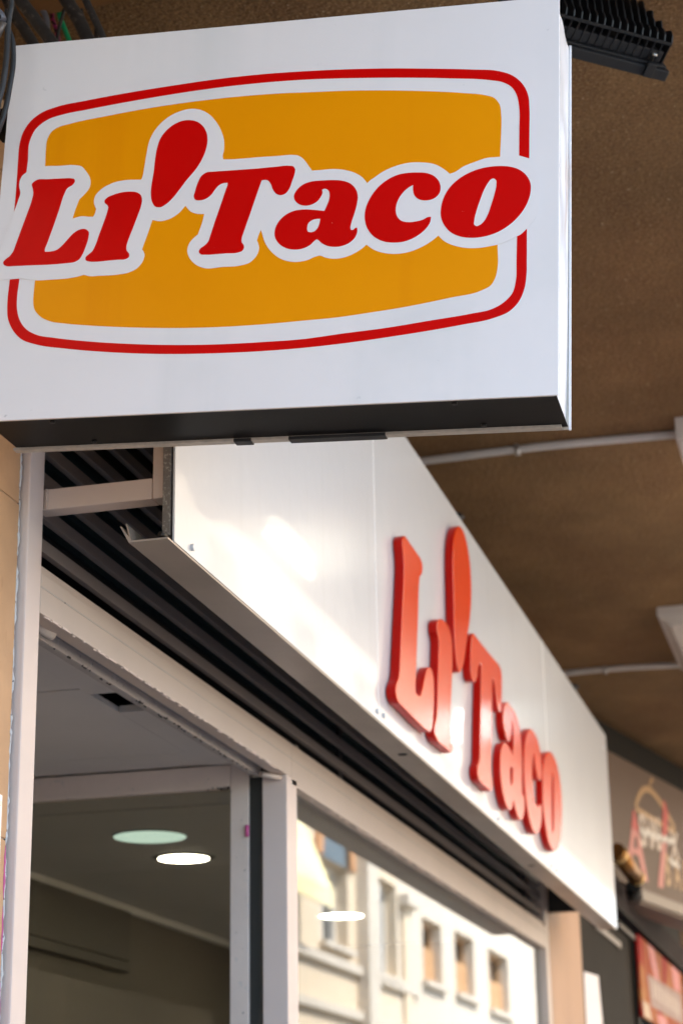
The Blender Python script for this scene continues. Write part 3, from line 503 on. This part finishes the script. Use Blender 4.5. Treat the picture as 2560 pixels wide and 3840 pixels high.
# ---------------------------------------------------------------- floodlights on the edge of the arcade
def floodlight(corner, label, hy=-.76, tilt=33):
    """corner: lower outer corner of the front frame; back of the lamp faces the pavement edge and the camera side"""
    a = rad(tilt); hx = .65
    ux = Vector((-hy, hx, 0)); nb = Vector((hx * math.cos(a), hy * math.cos(a), math.sin(a))); uv = nb.cross(ux)
    FW, FH = .30, .215
    o = Vector(corner) - ux * FW
    t = thing('floodlight', o + ux * FW / 2, label, 'floodlight', 'black floodlights along the arcade edge')
    fr = frame(o, ux, uv, nb)
    L_ = lambda: MB()
    def add(name, m, mb):
        bmesh.ops.transform(mb.bm, matrix=fr, verts=mb.bm.verts); return mb.put(name, m, t)
    add('front_frame', 'flood_black', MB().box((0, 0, -.022), (FW, FH, 0), .003).box((.008, .006, 0), (FW - .008, FH - .006, .006), .002))
    add('led_panel', 'led', MB().box((.133, .030, -.0245), (.167, FH - .030, -.0222)))
    add('heat_sink', 'flood_black', MB().box((.020, .014, .006), (FW - .022, FH - .012, .030), .003))
    # wavy fins
    prof = [(.012, .006), (.012, .052), (.020, .062), (.034, .066), (.046, .060), (.056, .050), (.068, .056), (.080, .064), (.092, .058), (.102, .049),
            (.114, .055), (.126, .063), (.138, .057), (.148, .048), (.160, .054), (.172, .060), (.184, .054), (.196, .040), (.203, .006)]
    nf = 17
    for k in range(nf):
        x = .016 + (FW - .034) * k / (nf - 1)
        add('fin', 'flood_black', MB().prism(prof, 0, x - .0011, x + .0011))
    add('fin_tips', 'flood_black', MB().box((.018, .0085, .046), (FW - .018, .0125, .0515), .001))
    for x in (.030, FW - .045):
        add('screw', 'steel', MB().tube([(x, .0075, .006), (x, .0072, .022), (x, .0070, .023), (x, .0068, .026)], [.0030, .0030, .0062, .0050], 12))
        add('clip', 'flood_black', MB().box((x - .010, -.006, -.020), (x + .010, .004, .008), .002))
    add('bracket', 'flood_black', MB().box((-.008, .09, -.02), (-.001, .115, .11)).box((-.008, .09, .11), (.10, .115, .116)).box((.09, .09, .06), (.10, .115, .11)))
    c = o + ux * .06 + uv * .10 + nb * .112
    MB().tube([c, (c.x, c.y, ZS)], .012, 12).put('stem', 'flood_black', t)
    return t
floodlight((-.2194, 3.35, 1.993), 'black finned LED floodlight behind the free end of the projecting sign')
floodlight((-.27, 9.13, 1.95), 'black floodlight on the arcade edge farthest along the fascia', .76, 20)

# ---------------------------------------------------------------- conduits and ceiling battens
def conduit(y, x0, x1, clamp_x, label):
    t = thing('conduit', ((x0 + x1) / 2, y, ZS - .012), label, 'conduit', 'pale conduits across the brown ceiling')
    MB().tube([(x0 + (x1 - x0) * k / 8, y + random.uniform(-.001, .001), ZS - .0145 - .004 * math.sin(k * .9)) for k in range(9)], .0125, 14).put('pipe', 'pvc_white', t)
    MB().tube([(clamp_x - .008, y, ZS - .016), (clamp_x + .008, y, ZS - .016)], .0155, 14).box((clamp_x - .006, y - .024, ZS - .006), (clamp_x + .006, y + .024, ZS - .001)).put('clamp', 'steel', t)
conduit(5.795, -1.62, -.443, -.943, 'pale plastic conduit crossing the ceiling nearest the projecting sign')
conduit(8.700, -1.62, -.726, -1.065, 'pale plastic conduit crossing the ceiling at the far batten light')
t = thing('batten_light', (-.2, 5.65, 2.12), 'pale ceiling batten light at the end of the nearer conduit', 'ceiling light', 'batten lights on the brown ceiling')
MB().box((-.442, 5.69, 2.125), (.0, 5.93, ZS - .001), .003).put('body', 'fixture', t)
MB().prism([(5.705, 2.124), (5.915, 2.124), (5.885, 2.085), (5.735, 2.085)], 0, -.430, -.01).put('diffuser', 'fixture', t)
MB().box((-.205, 5.932, 2.135), (-.135, 6.56, ZS - .001), .003).put('rail', 'fixture', t)
for y in (5.94, 6.53): MB().box((-.185, y, 2.055), (-.155, y + .02, 2.134), .002).put('tube_holder', 'fixture', t)
MB().tube([(-.17, 5.961, 2.075), (-.17, 6.529, 2.075)], .013, 16).put('light_tube', 'fixture_lens', t)
t = thing('batten_light', (-.61, 8.2, 2.12), 'larger pale ceiling batten light at the right edge beside the far conduit', 'ceiling light', 'batten lights on the brown ceiling')
MB().box((-.732, 7.78, 2.160), (-.40, 8.70, ZS - .001), .004).put('body', 'fixture', t)
MB().prism([(-.722, 2.159), (-.41, 2.159), (-.45, 2.118), (-.682, 2.118)], 1, 7.79, 8.69).put('diffuser', 'fixture', t)
for k in range(5):
    MB().box((-.676 + k * .046, 7.80, 2.1155), (-.668 + k * .046, 8.68, 2.1185)).put('rib', 'fixture', t)

# ---------------------------------------------------------------- cables round the sign
def cable(pts, r, m, label, extra=None):
    P = [Vector(p) for p in pts]
    mb = MB(); path = []
    n = len(P)
    for i in range(n - 1):
        p0 = P[max(i - 1, 0)]; p1 = P[i]; p2 = P[i + 1]; p3 = P[min(i + 2, n - 1)]
        for k in range(8):
            q = k / 8; path.append(.5 * ((2 * p1) + (p2 - p0) * q + (2 * p0 - 5 * p1 + 4 * p2 - p3) * q * q + (3 * p1 - p0 - 3 * p2 + p3) * q ** 3))
    path.append(P[-1]); mb.tube(path, r, 16)
    o = mb.put('cable', m); props(o, label, 'cable', 'cables bundled above the sign'); return o
cable([(-1.425, 2.96, 2.17), (-1.392, 2.95, 2.091), (-1.364, 2.95, 2.044), (-1.343, 2.95, 2.005), (-1.32, 2.95, 1.95)], .0105, 'cable', 'leftmost thick black cable dropping behind the sign top')
cable([(-1.355, 2.85, 2.080), (-1.320, 2.85, 2.026), (-1.296, 2.85, 1.990), (-1.268, 2.85, 1.946), (-1.251, 2.85, 1.919)], .0115, 'cable', 'thick dusty black cable left of the grey plastic clip')
cable([(-1.330, 3.0, 2.175), (-1.297, 3.0, 2.116), (-1.279, 3.0, 2.083), (-1.261, 3.0, 2.041), (-1.240, 3.0, 2.000)], .0130, 'cable', 'thickest dusty black cable right of the green cable')
cable([(-1.240, 2.9, 2.090), (-1.216, 2.9, 2.034), (-1.203, 2.9, 2.004), (-1.189, 2.9, 1.969), (-1.175, 2.9, 1.930)], .0068, 'cable', 'slimmer black cable at the right of the bundle')
cable([(-1.359, 3.09, 2.190), (-1.354, 3.08, 2.157), (-1.343, 3.08, 2.126), (-1.329, 3.08, 2.088), (-1.315, 3.07, 2.05)], .0050, 'cable_green', 'bright green cable in the black bundle above the sign')
cable([(-1.383, 3.11, 2.190), (-1.377, 3.1, 2.164), (-1.368, 3.1, 2.138), (-1.363, 3.1, 2.114), (-1.358, 3.1, 2.08)], .0042, 'cable_pink', 'pink striped cable beside the green cable')
cable([(-1.318, 3.02, 2.128), (-1.323, 3.02, 2.107), (-1.329, 3.02, 2.078), (-1.331, 3.02, 2.04)], .0034, 'cable', 'thin black wire crossing in front of the green cable')
cable([(-1.3315, 3.1, 2.215), (-1.323, 3.1, 2.187), (-1.318, 3.1, 2.16), (-1.31, 3.1, 2.13)], .0070, 'cable', 'short dark cable end half hidden at the ceiling beam')
cable([(-1.330, 3.2, 2.23), (-1.3165, 3.18, 2.196), (-1.3125, 3.17, 2.17), (-1.308, 3.16, 2.14), (-1.300, 3.15, 2.09)], .0060, 'cable', 'brown dusty cable stub against the stippled ceiling')
cable([(-1.430, 3.06, 2.172), (-1.395, 3.05, 2.167), (-1.377, 3.05, 2.154), (-1.368, 3.05, 2.133), (-1.365, 3.05, 2.105), (-1.363, 3.05, 2.07)], .0058, 'plastic_grey', 'grey curved plastic tube between two thick black cables')
cable([(-1.112, 2.40, 1.760), (-1.120, 2.372, 1.712), (-1.121, 2.37, 1.689), (-1.124, 2.37, 1.663), (-1.1245, 2.37, 1.631), (-1.125, 2.37, 1.599), (-1.128, 2.37, 1.562), (-1.134, 2.37, 1.531), (-1.147, 2.38, 1.500), (-1.2, 2.41, 1.47)], .0046, 'cable_grey', 'grey cable hanging in front of the sign, nearer the left edge')
cable([(-1.142, 2.40, 1.705), (-1.134, 2.392, 1.667), (-1.127, 2.39, 1.648), (-1.1242, 2.39, 1.631), (-1.1232, 2.39, 1.599), (-1.127, 2.39, 1.564), (-1.132, 2.39, 1.529), (-1.140, 2.39, 1.500), (-1.16, 2.40, 1.474), (-1.21, 2.42, 1.45)], .0042, 'cable_grey', 'paler grey cable looped over the upper left of the sign face')
t = thing('cable_connector', (-1.137, 2.36, 1.655), 'dark cable connector with a square hole at the left picture edge', 'connector')
MB().tube([(-1.150, 2.36, 1.689), (-1.143, 2.36, 1.680), (-1.1335, 2.36, 1.668), (-1.1285, 2.36, 1.660)], [.0075, .0090, .0085, .0060], 14).put('sleeve', 'plastic_grey', t)
MB().tube([(-1.1285, 2.362, 1.659), (-1.136, 2.365, 1.645), (-1.146, 2.37, 1.630)], [.0058, .0050, .0045], 12).put('plug', 'trim_metal', t)
MB().box((-1.1330, 2.3500, 1.6600), (-1.1285, 2.3540, 1.6650), .0005).put('latch', 'void', t)

# ---------------------------------------------------------------- next shop along the arcade
t = thing('tan_pilaster', (-1.3, 8.2, -EYE), 'smooth tan rendered pilaster after the shop window', 'pilaster')
MB().box((-1.60, 7.757, -EYE), (XS, 8.600, 1.78), .004).put('shaft', 'tan', t)
t = thing('neighbour_shopfront', (-1.5, 10.8, -EYE), 'dark framed glass front of the next shop beyond the tan pilaster', 'shopfront')
MB().box((-1.60, 8.61, -EYE), (-1.36, 14.5, ZS)).put('back_wall', 'frame_dark', t)
MB().box((-1.262, 8.68, -EYE), (-1.250, 10.56, 1.20)).put('glass_panel', 'dark_glass', t)
for y in (8.605, 10.60): MB().box((-1.30, y, -EYE), (-1.235, y + .09, 1.235), .004).put('frame_post', 'frame_dark', t)
MB().box((-1.30, 8.70, 1.20), (-1.235, 10.59, 1.245), .003).put('frame_rail', 'frame_dark', t)
MB().box((-1.2495, 9.20, 1.105), (-1.238, 10.08, 1.135), .002).put('rail_strip', 'trim_metal', t)
MB().box((-1.2345, 9.98, 1.205), (-1.226, 10.80, 1.220), .002).put('rail_strip', 'trim_metal', t)
MB().box((-1.245, 10.693, -EYE), (-1.238, 10.72, 1.235)).put('frame_post', 'trim_metal', t)
mb = MB().prism([(8.790, .872), (9.235, .895), (9.34, .55), (8.765, .50)], 0, -1.2488, -1.2470); props(mb.put('paper_notice', 'paper'), 'plain white paper notice stuck on the dark glass door', 'notice')
po = thing('wall_poster', (-1.21, 11.6, .80), 'orange and red poster with a grey lettered panel under the dark awning box', 'poster')
MB().box((-1.2290, 10.62, .815), (-1.2150, 12.9, 1.238), .002).put('board', 'poster', po)
MB().prism([(10.95, 1.06), (12.75, 1.10), (12.80, .92), (11.05, .90)], 0, -1.2148, -1.2140).put('grey_band', 'poster_grey', po)
MB().prism([(11.05, 1.236), (11.35, 1.236), (11.55, 1.07), (11.30, 1.06)], 0, -1.2148, -1.2142).put('red_stripe', 'print_red', po)
MB().prism([(12.25, 1.236), (12.70, 1.236), (12.72, 1.11), (12.35, 1.10)], 0, -1.2148, -1.2142).put('red_stripe', 'print_red', po)
MB().prism([(10.66, .90), (10.95, .90), (11.05, .82), (10.68, .82)], 0, -1.2148, -1.2142).put('yellow_patch', 'print_gold', po)
MB().prism([(11.30, .88), (11.75, .89), (11.90, .82), (11.40, .82)], 0, -1.2148, -1.2142).put('red_stripe', 'print_red', po)
random.seed(4)
for k in range(9):
    y = 11.20 + k * .165
    MB().box((-1.2138, y, .955), (-1.2134, y + .045, 1.045)).put('letter', 'print_beige', po)
aw = thing('awning_box', (-1.23, 11.3, 1.25), 'dark purple brown rolled awning box under the shop sign board', 'awning')
MB().box((-1.33, 8.62, 1.262), (-1.190, 14.0, 1.405), .012).put('cassette', 'awning_dark', aw)
MB().box((-1.20, 8.62, 1.249), (-1.186, 14.0, 1.262), .003).put('valance_bar', 'frame_dark', aw)
D2 = Vector((.196, .981, 0)).normalized(); N2 = Vector((D2.y, -D2.x, 0)); P2 = Vector((-1.2, 9.7, 0))
FB = frame(P2, D2, (0, 0, 1), N2)
nb = thing('neighbour_sign', P2 + D2 * .6 + Vector((0, 0, 1.39)), 'dark brown shop sign with gold hanger, red letter A and BAR lettering', 'shop sign')
def onb(name, m, mb):
    bmesh.ops.transform(mb.bm, matrix=FB, verts=mb.bm.verts); return mb.put(name, m, nb)
onb('board', 'board_dark', MB().box((-.75, 1.395, -.06), (2.2, 2.030, 0), .003))
onb('shadow_gap', 'frame_dark', MB().box((-.75, 2.031, -.08), (2.2, 2.16, .004), .003))  # dark box put in for the shadow gap above the board
onb('trim', 'trim_metal', MB().box((.37, 1.335, -.04), (2.2, 1.392, .012), .003))
onb('underside', 'board_dark', MB().box((.37, 1.318, -.16), (2.2, 1.334, -.002), .002))
def ribbon(pts, w):
    pts = [Vector(p) for p in pts]; Lf, Rt = [], []
    for i, p in enumerate(pts):
        d = (pts[min(i + 1, len(pts) - 1)] - pts[max(i - 1, 0)]).normalized(); q = Vector((-d.y, d.x)) * w / 2
        Lf.append(p + q); Rt.append(p - q)
    return Lf + Rt[::-1]
def ink(name, m, poly, z=.0015, holes=()):
    me = flat([poly] + list(holes), .0004); me.transform(Matrix.Translation((0, 0, z))); return onb(name, m, MB().mesh(me))
arc = [(.385, 1.805), (.42, 1.845), (.47, 1.885), (.53, 1.918), (.60, 1.936), (.66, 1.937), (.73, 1.925), (.80, 1.905), (.90, 1.868), (1.00, 1.82), (1.05, 1.79)]
ink('hanger', 'print_gold', ribbon(arc, .034)); ink('hanger', 'print_gold', ribbon([(.385, 1.800), (.60, 1.790), (.82, 1.782), (1.05, 1.775)], .030))
ink('hanger', 'print_gold', ribbon([(.655, 1.945), (.660, 1.975), (.685, 1.995), (.715, 2.005)], .022))
ink('letter', 'print_red', [(.338, 1.785), (.366, 1.785), (.415, 1.680), (.296, 1.690)], .002)
ink('letter', 'print_red_glare', [(.296, 1.688), (.415, 1.678), (.515, 1.440), (.425, 1.448), (.385, 1.555), (.290, 1.562), (.268, 1.490), (.195, 1.500)], .002, [[(.338, 1.650), (.375, 1.648), (.375, 1.590), (.312, 1.594)]])
ink('letter', 'print_red', [(.868, 1.918), (.900, 1.915), (.940, 1.850), (.880, 1.700), (.800, 1.700)], .0025)
ink('letter', 'print_red_glare', [(.800, 1.699), (.880, 1.699), (.760, 1.440), (.675, 1.440)], .0025)
def txt(s, size, x, y, m, bold=0, sx=1):
    me = text_mesh(s, size, .0005, bold); me.transform(Matrix.Translation((x, y, .0018)) @ Matrix.Diagonal((sx, 1, 1, 1))); return onb('letter', m, MB().mesh(me))
txt('S', .23, .465, 1.575, 'print_beige', .006, .75); txt('H', .23, .570, 1.585, 'print_beige', .006, .75); txt('A', .23, .680, 1.59, 'print_beige', .006, .75); txt('L', .23, .775, 1.60, 'print_beige', .006, .75)
txt('X', .20, 1.02, 1.59, 'print_beige', .006, .9)
wv = [(.43 + .035 * k, 1.690 + .012 * math.sin(k * 2.1) + .0016 * k) for k in range(18)]
ink('script', 'print_white', ribbon(wv, .032), .0034)
wv = [(.90 + .03 * k, 1.600 + .012 * math.sin(k * 2.1)) for k in range(7)]
ink('script', 'print_white', ribbon(wv, .030), .0034)
txt('B', .235, .865, 1.425, 'print_gold', .006, .75); txt('A', .235, 1.035, 1.425, 'print_gold', .006, .8); txt('R', .235, 1.20, 1.425, 'print_gold', .006, .75)
wl = thing('picture_lamp', P2 + D2 * .2 + N2 * .09 + Vector((0, 0, 1.45)), 'brass tube lamp tilted at the lower left of the dark shop sign', 'wall lamp')
def onl(name, m, pts, r):
    mb = MB().tube(pts, r, 20); bmesh.ops.transform(mb.bm, matrix=FB, verts=mb.bm.verts); return mb.put(name, m, wl)
onl('tube', 'brass', [(-.235, 1.492, .09), (.045, 1.398, .09)], .041)
onl('end_cap', 'brass_end', [(-.205, 1.482, .09), (-.19, 1.477, .09)], .0445)
onl('end_cap', 'brass_end', [(.035, 1.4015, .09), (.050, 1.3965, .09)], .0445)
onl('arm', 'frame_dark', [(.02, 1.365, .085), (.16, 1.345, .03)], .034)

# ---------------------------------------------------------------- sunlit houses across the street (seen in the glass)
hb = thing('opposite_house', (7.5, 38, -EYE), 'sunlit cream house across the street mirrored in the shop window', 'building')
HX = 6.0
ops = [(38.10, 39.85, 3.75, 4.97), (41.15, 43.15, 3.78, 5.04), (44.80, 47.30, 3.73, 5.06),
       (34.12, 35.95, 3.55, 5.25), (30.75, 32.45, 3.72, 5.05), (27.6, 28.9, 3.72, 5.05), (23.6, 25.0, 3.72, 5.05), (19.6, 21.0, 3.72, 5.05), (15.0, 16.4, 3.72, 5.05), (10, 11.4, 3.72, 5.05)]
ops += [(y, y + 1.25, 6.5, 8.2) for y in (5.5, 10, 15, 19.6, 23.6, 27.6, 31.2, 34.4, 38.1, 41.2, 44.9, 49.3, 53.6)]
ops += [(y, y + 1.5, .2, 2.1) for y in (8, 14, 20, 26, 31, 36, 42, 48)]
yc = sorted({4, 62, 33.4} | {o[0] for o in ops} | {o[1] for o in ops}); zc = sorted({-EYE, 9.2} | {o[2] for o in ops} | {o[3] for o in ops})
mbs = {'render_cream': MB(), 'render_white': MB()}
for y0, y1 in zip(yc, yc[1:]):
    run = None
    for z0, z1 in zip(zc, zc[1:]):
        hole = any(o[0] <= y0 + .01 and o[1] >= y1 - .01 and o[2] <= z0 + .01 and o[3] >= z1 - .01 for o in ops)
        if hole:
            if run: mbs['render_cream' if y1 <= 37 else 'render_white'].box((HX, y0, run[0]), (HX + .36, y1, run[1])); run = None
        else: run = (run[0], z1) if run else (z0, z1)
    if run: mbs['render_cream' if y1 <= 37 else 'render_white'].box((HX, y0, run[0]), (HX + .36, y1, run[1]))
for k, mb in mbs.items(): mb.put('wall', k, hb)
MB().box((HX + .38, 4, -EYE), (HX + 6, 62, 9.1)).put('inner_wall', 'room_dark', hb)
for i, (y0, y1, z0, z1) in enumerate(ops):
    f = MB()
    for a, b in (((y0, z0), (y0 + .09, z1)), ((y1 - .09, z0), (y1, z1)), ((y0 + .09, z0), (y1 - .09, z0 + .09)), ((y0 + .09, z1 - .09), (y1 - .09, z1)), (((y0 + y1) / 2 - .04, z0 + .09), ((y0 + y1) / 2 + .04, z1 - .09))):
        f.box((HX + .22, a[0], a[1]), (HX + .30, b[0], b[1]))
    fo = f.put('window_frame', 'win_white' if y1 < 37 or i > 9 else 'shutter_wood', hb)
    MB().box((HX + .305, y0, z0), (HX + .315, y1, z1)).put('pane', 'win_pane', fo)
    MB().box((HX - .12, y0 - .12, z0 - .10), (HX - .002, y1 + .12, z0 - .01)).put('sill', 'stone_grey', hb)
    if y0 > 37 and i < 10: MB().box((HX + .16, y0 + .05, z0 + .10), (HX + .20, y1 - .04, z0 + .72)).put('blind', 'shutter_wood', fo)
    if 34 < y0 < 34.2: MB().box((HX + .05, y0 + .1, z0 + .1), (HX + .09, y0 + .8, z1 - .1)).put('shutter', 'win_white', fo)
cy_, cz_ = 31.60, 5.06
arc_ = lambda rr, k0, k1: [(cy_ + rr * math.cos(math.pi * k / 16), cz_ + rr * .95 * math.sin(math.pi * k / 16)) for k in (range(k0, k1 + 1) if k0 < k1 else range(k0, k1 - 1, -1))]
MB().prism(arc_(1.22, 0, 16) + arc_(.88, 16, 0), 0, HX - .07, HX - .003).put('arch_band', 'arch_brick', hb)
MB().prism(arc_(.87, 0, 16), 0, HX - .02, HX - .003).put('fanlight', 'win_pane', hb)
MB().box((HX - .22, 33.0, -EYE), (HX - .003, 33.75, 9.2)).put('pilaster', 'stone_grey', hb)
MB().box((HX - .08, 36.25, -EYE), (HX - .003, 36.85, 4.92)).put('pilaster', 'render_cream', hb)
MB().box((HX - .22, 36.1, 4.925), (HX - .003, 37.0, 5.15), .03).put('capital', 'stone_grey', hb)
for z in (2.62, 3.36, 5.75): MB().box((HX - .10, 4, z), (HX - .003, 37.4, z + .14)).put('moulding', 'stone_grey', hb)
MB().box((HX - .45, 3.6, 9.2), (HX + 6, 62, 9.55)).put('cornice', 'stone_grey', hb)
MB().prism([(24.5, 9.56), (25.2, 10.6), (26.4, 11.5), (28, 12.0), (30, 11.9), (31.6, 11.2), (32.6, 10.3), (33.2, 9.56)], 0, HX - .1, HX + .5).put('gable', 'render_cream', hb)
MB().prism([(HX - .55, 4.02), (HX - .55, 4.30), (HX - .003, 5.60), (HX - .003, 5.53), (HX - .52, 4.28), (HX - .52, 4.02)], 1, 26.2, 29.5).put('street_awning', 'awning_cream', hb)
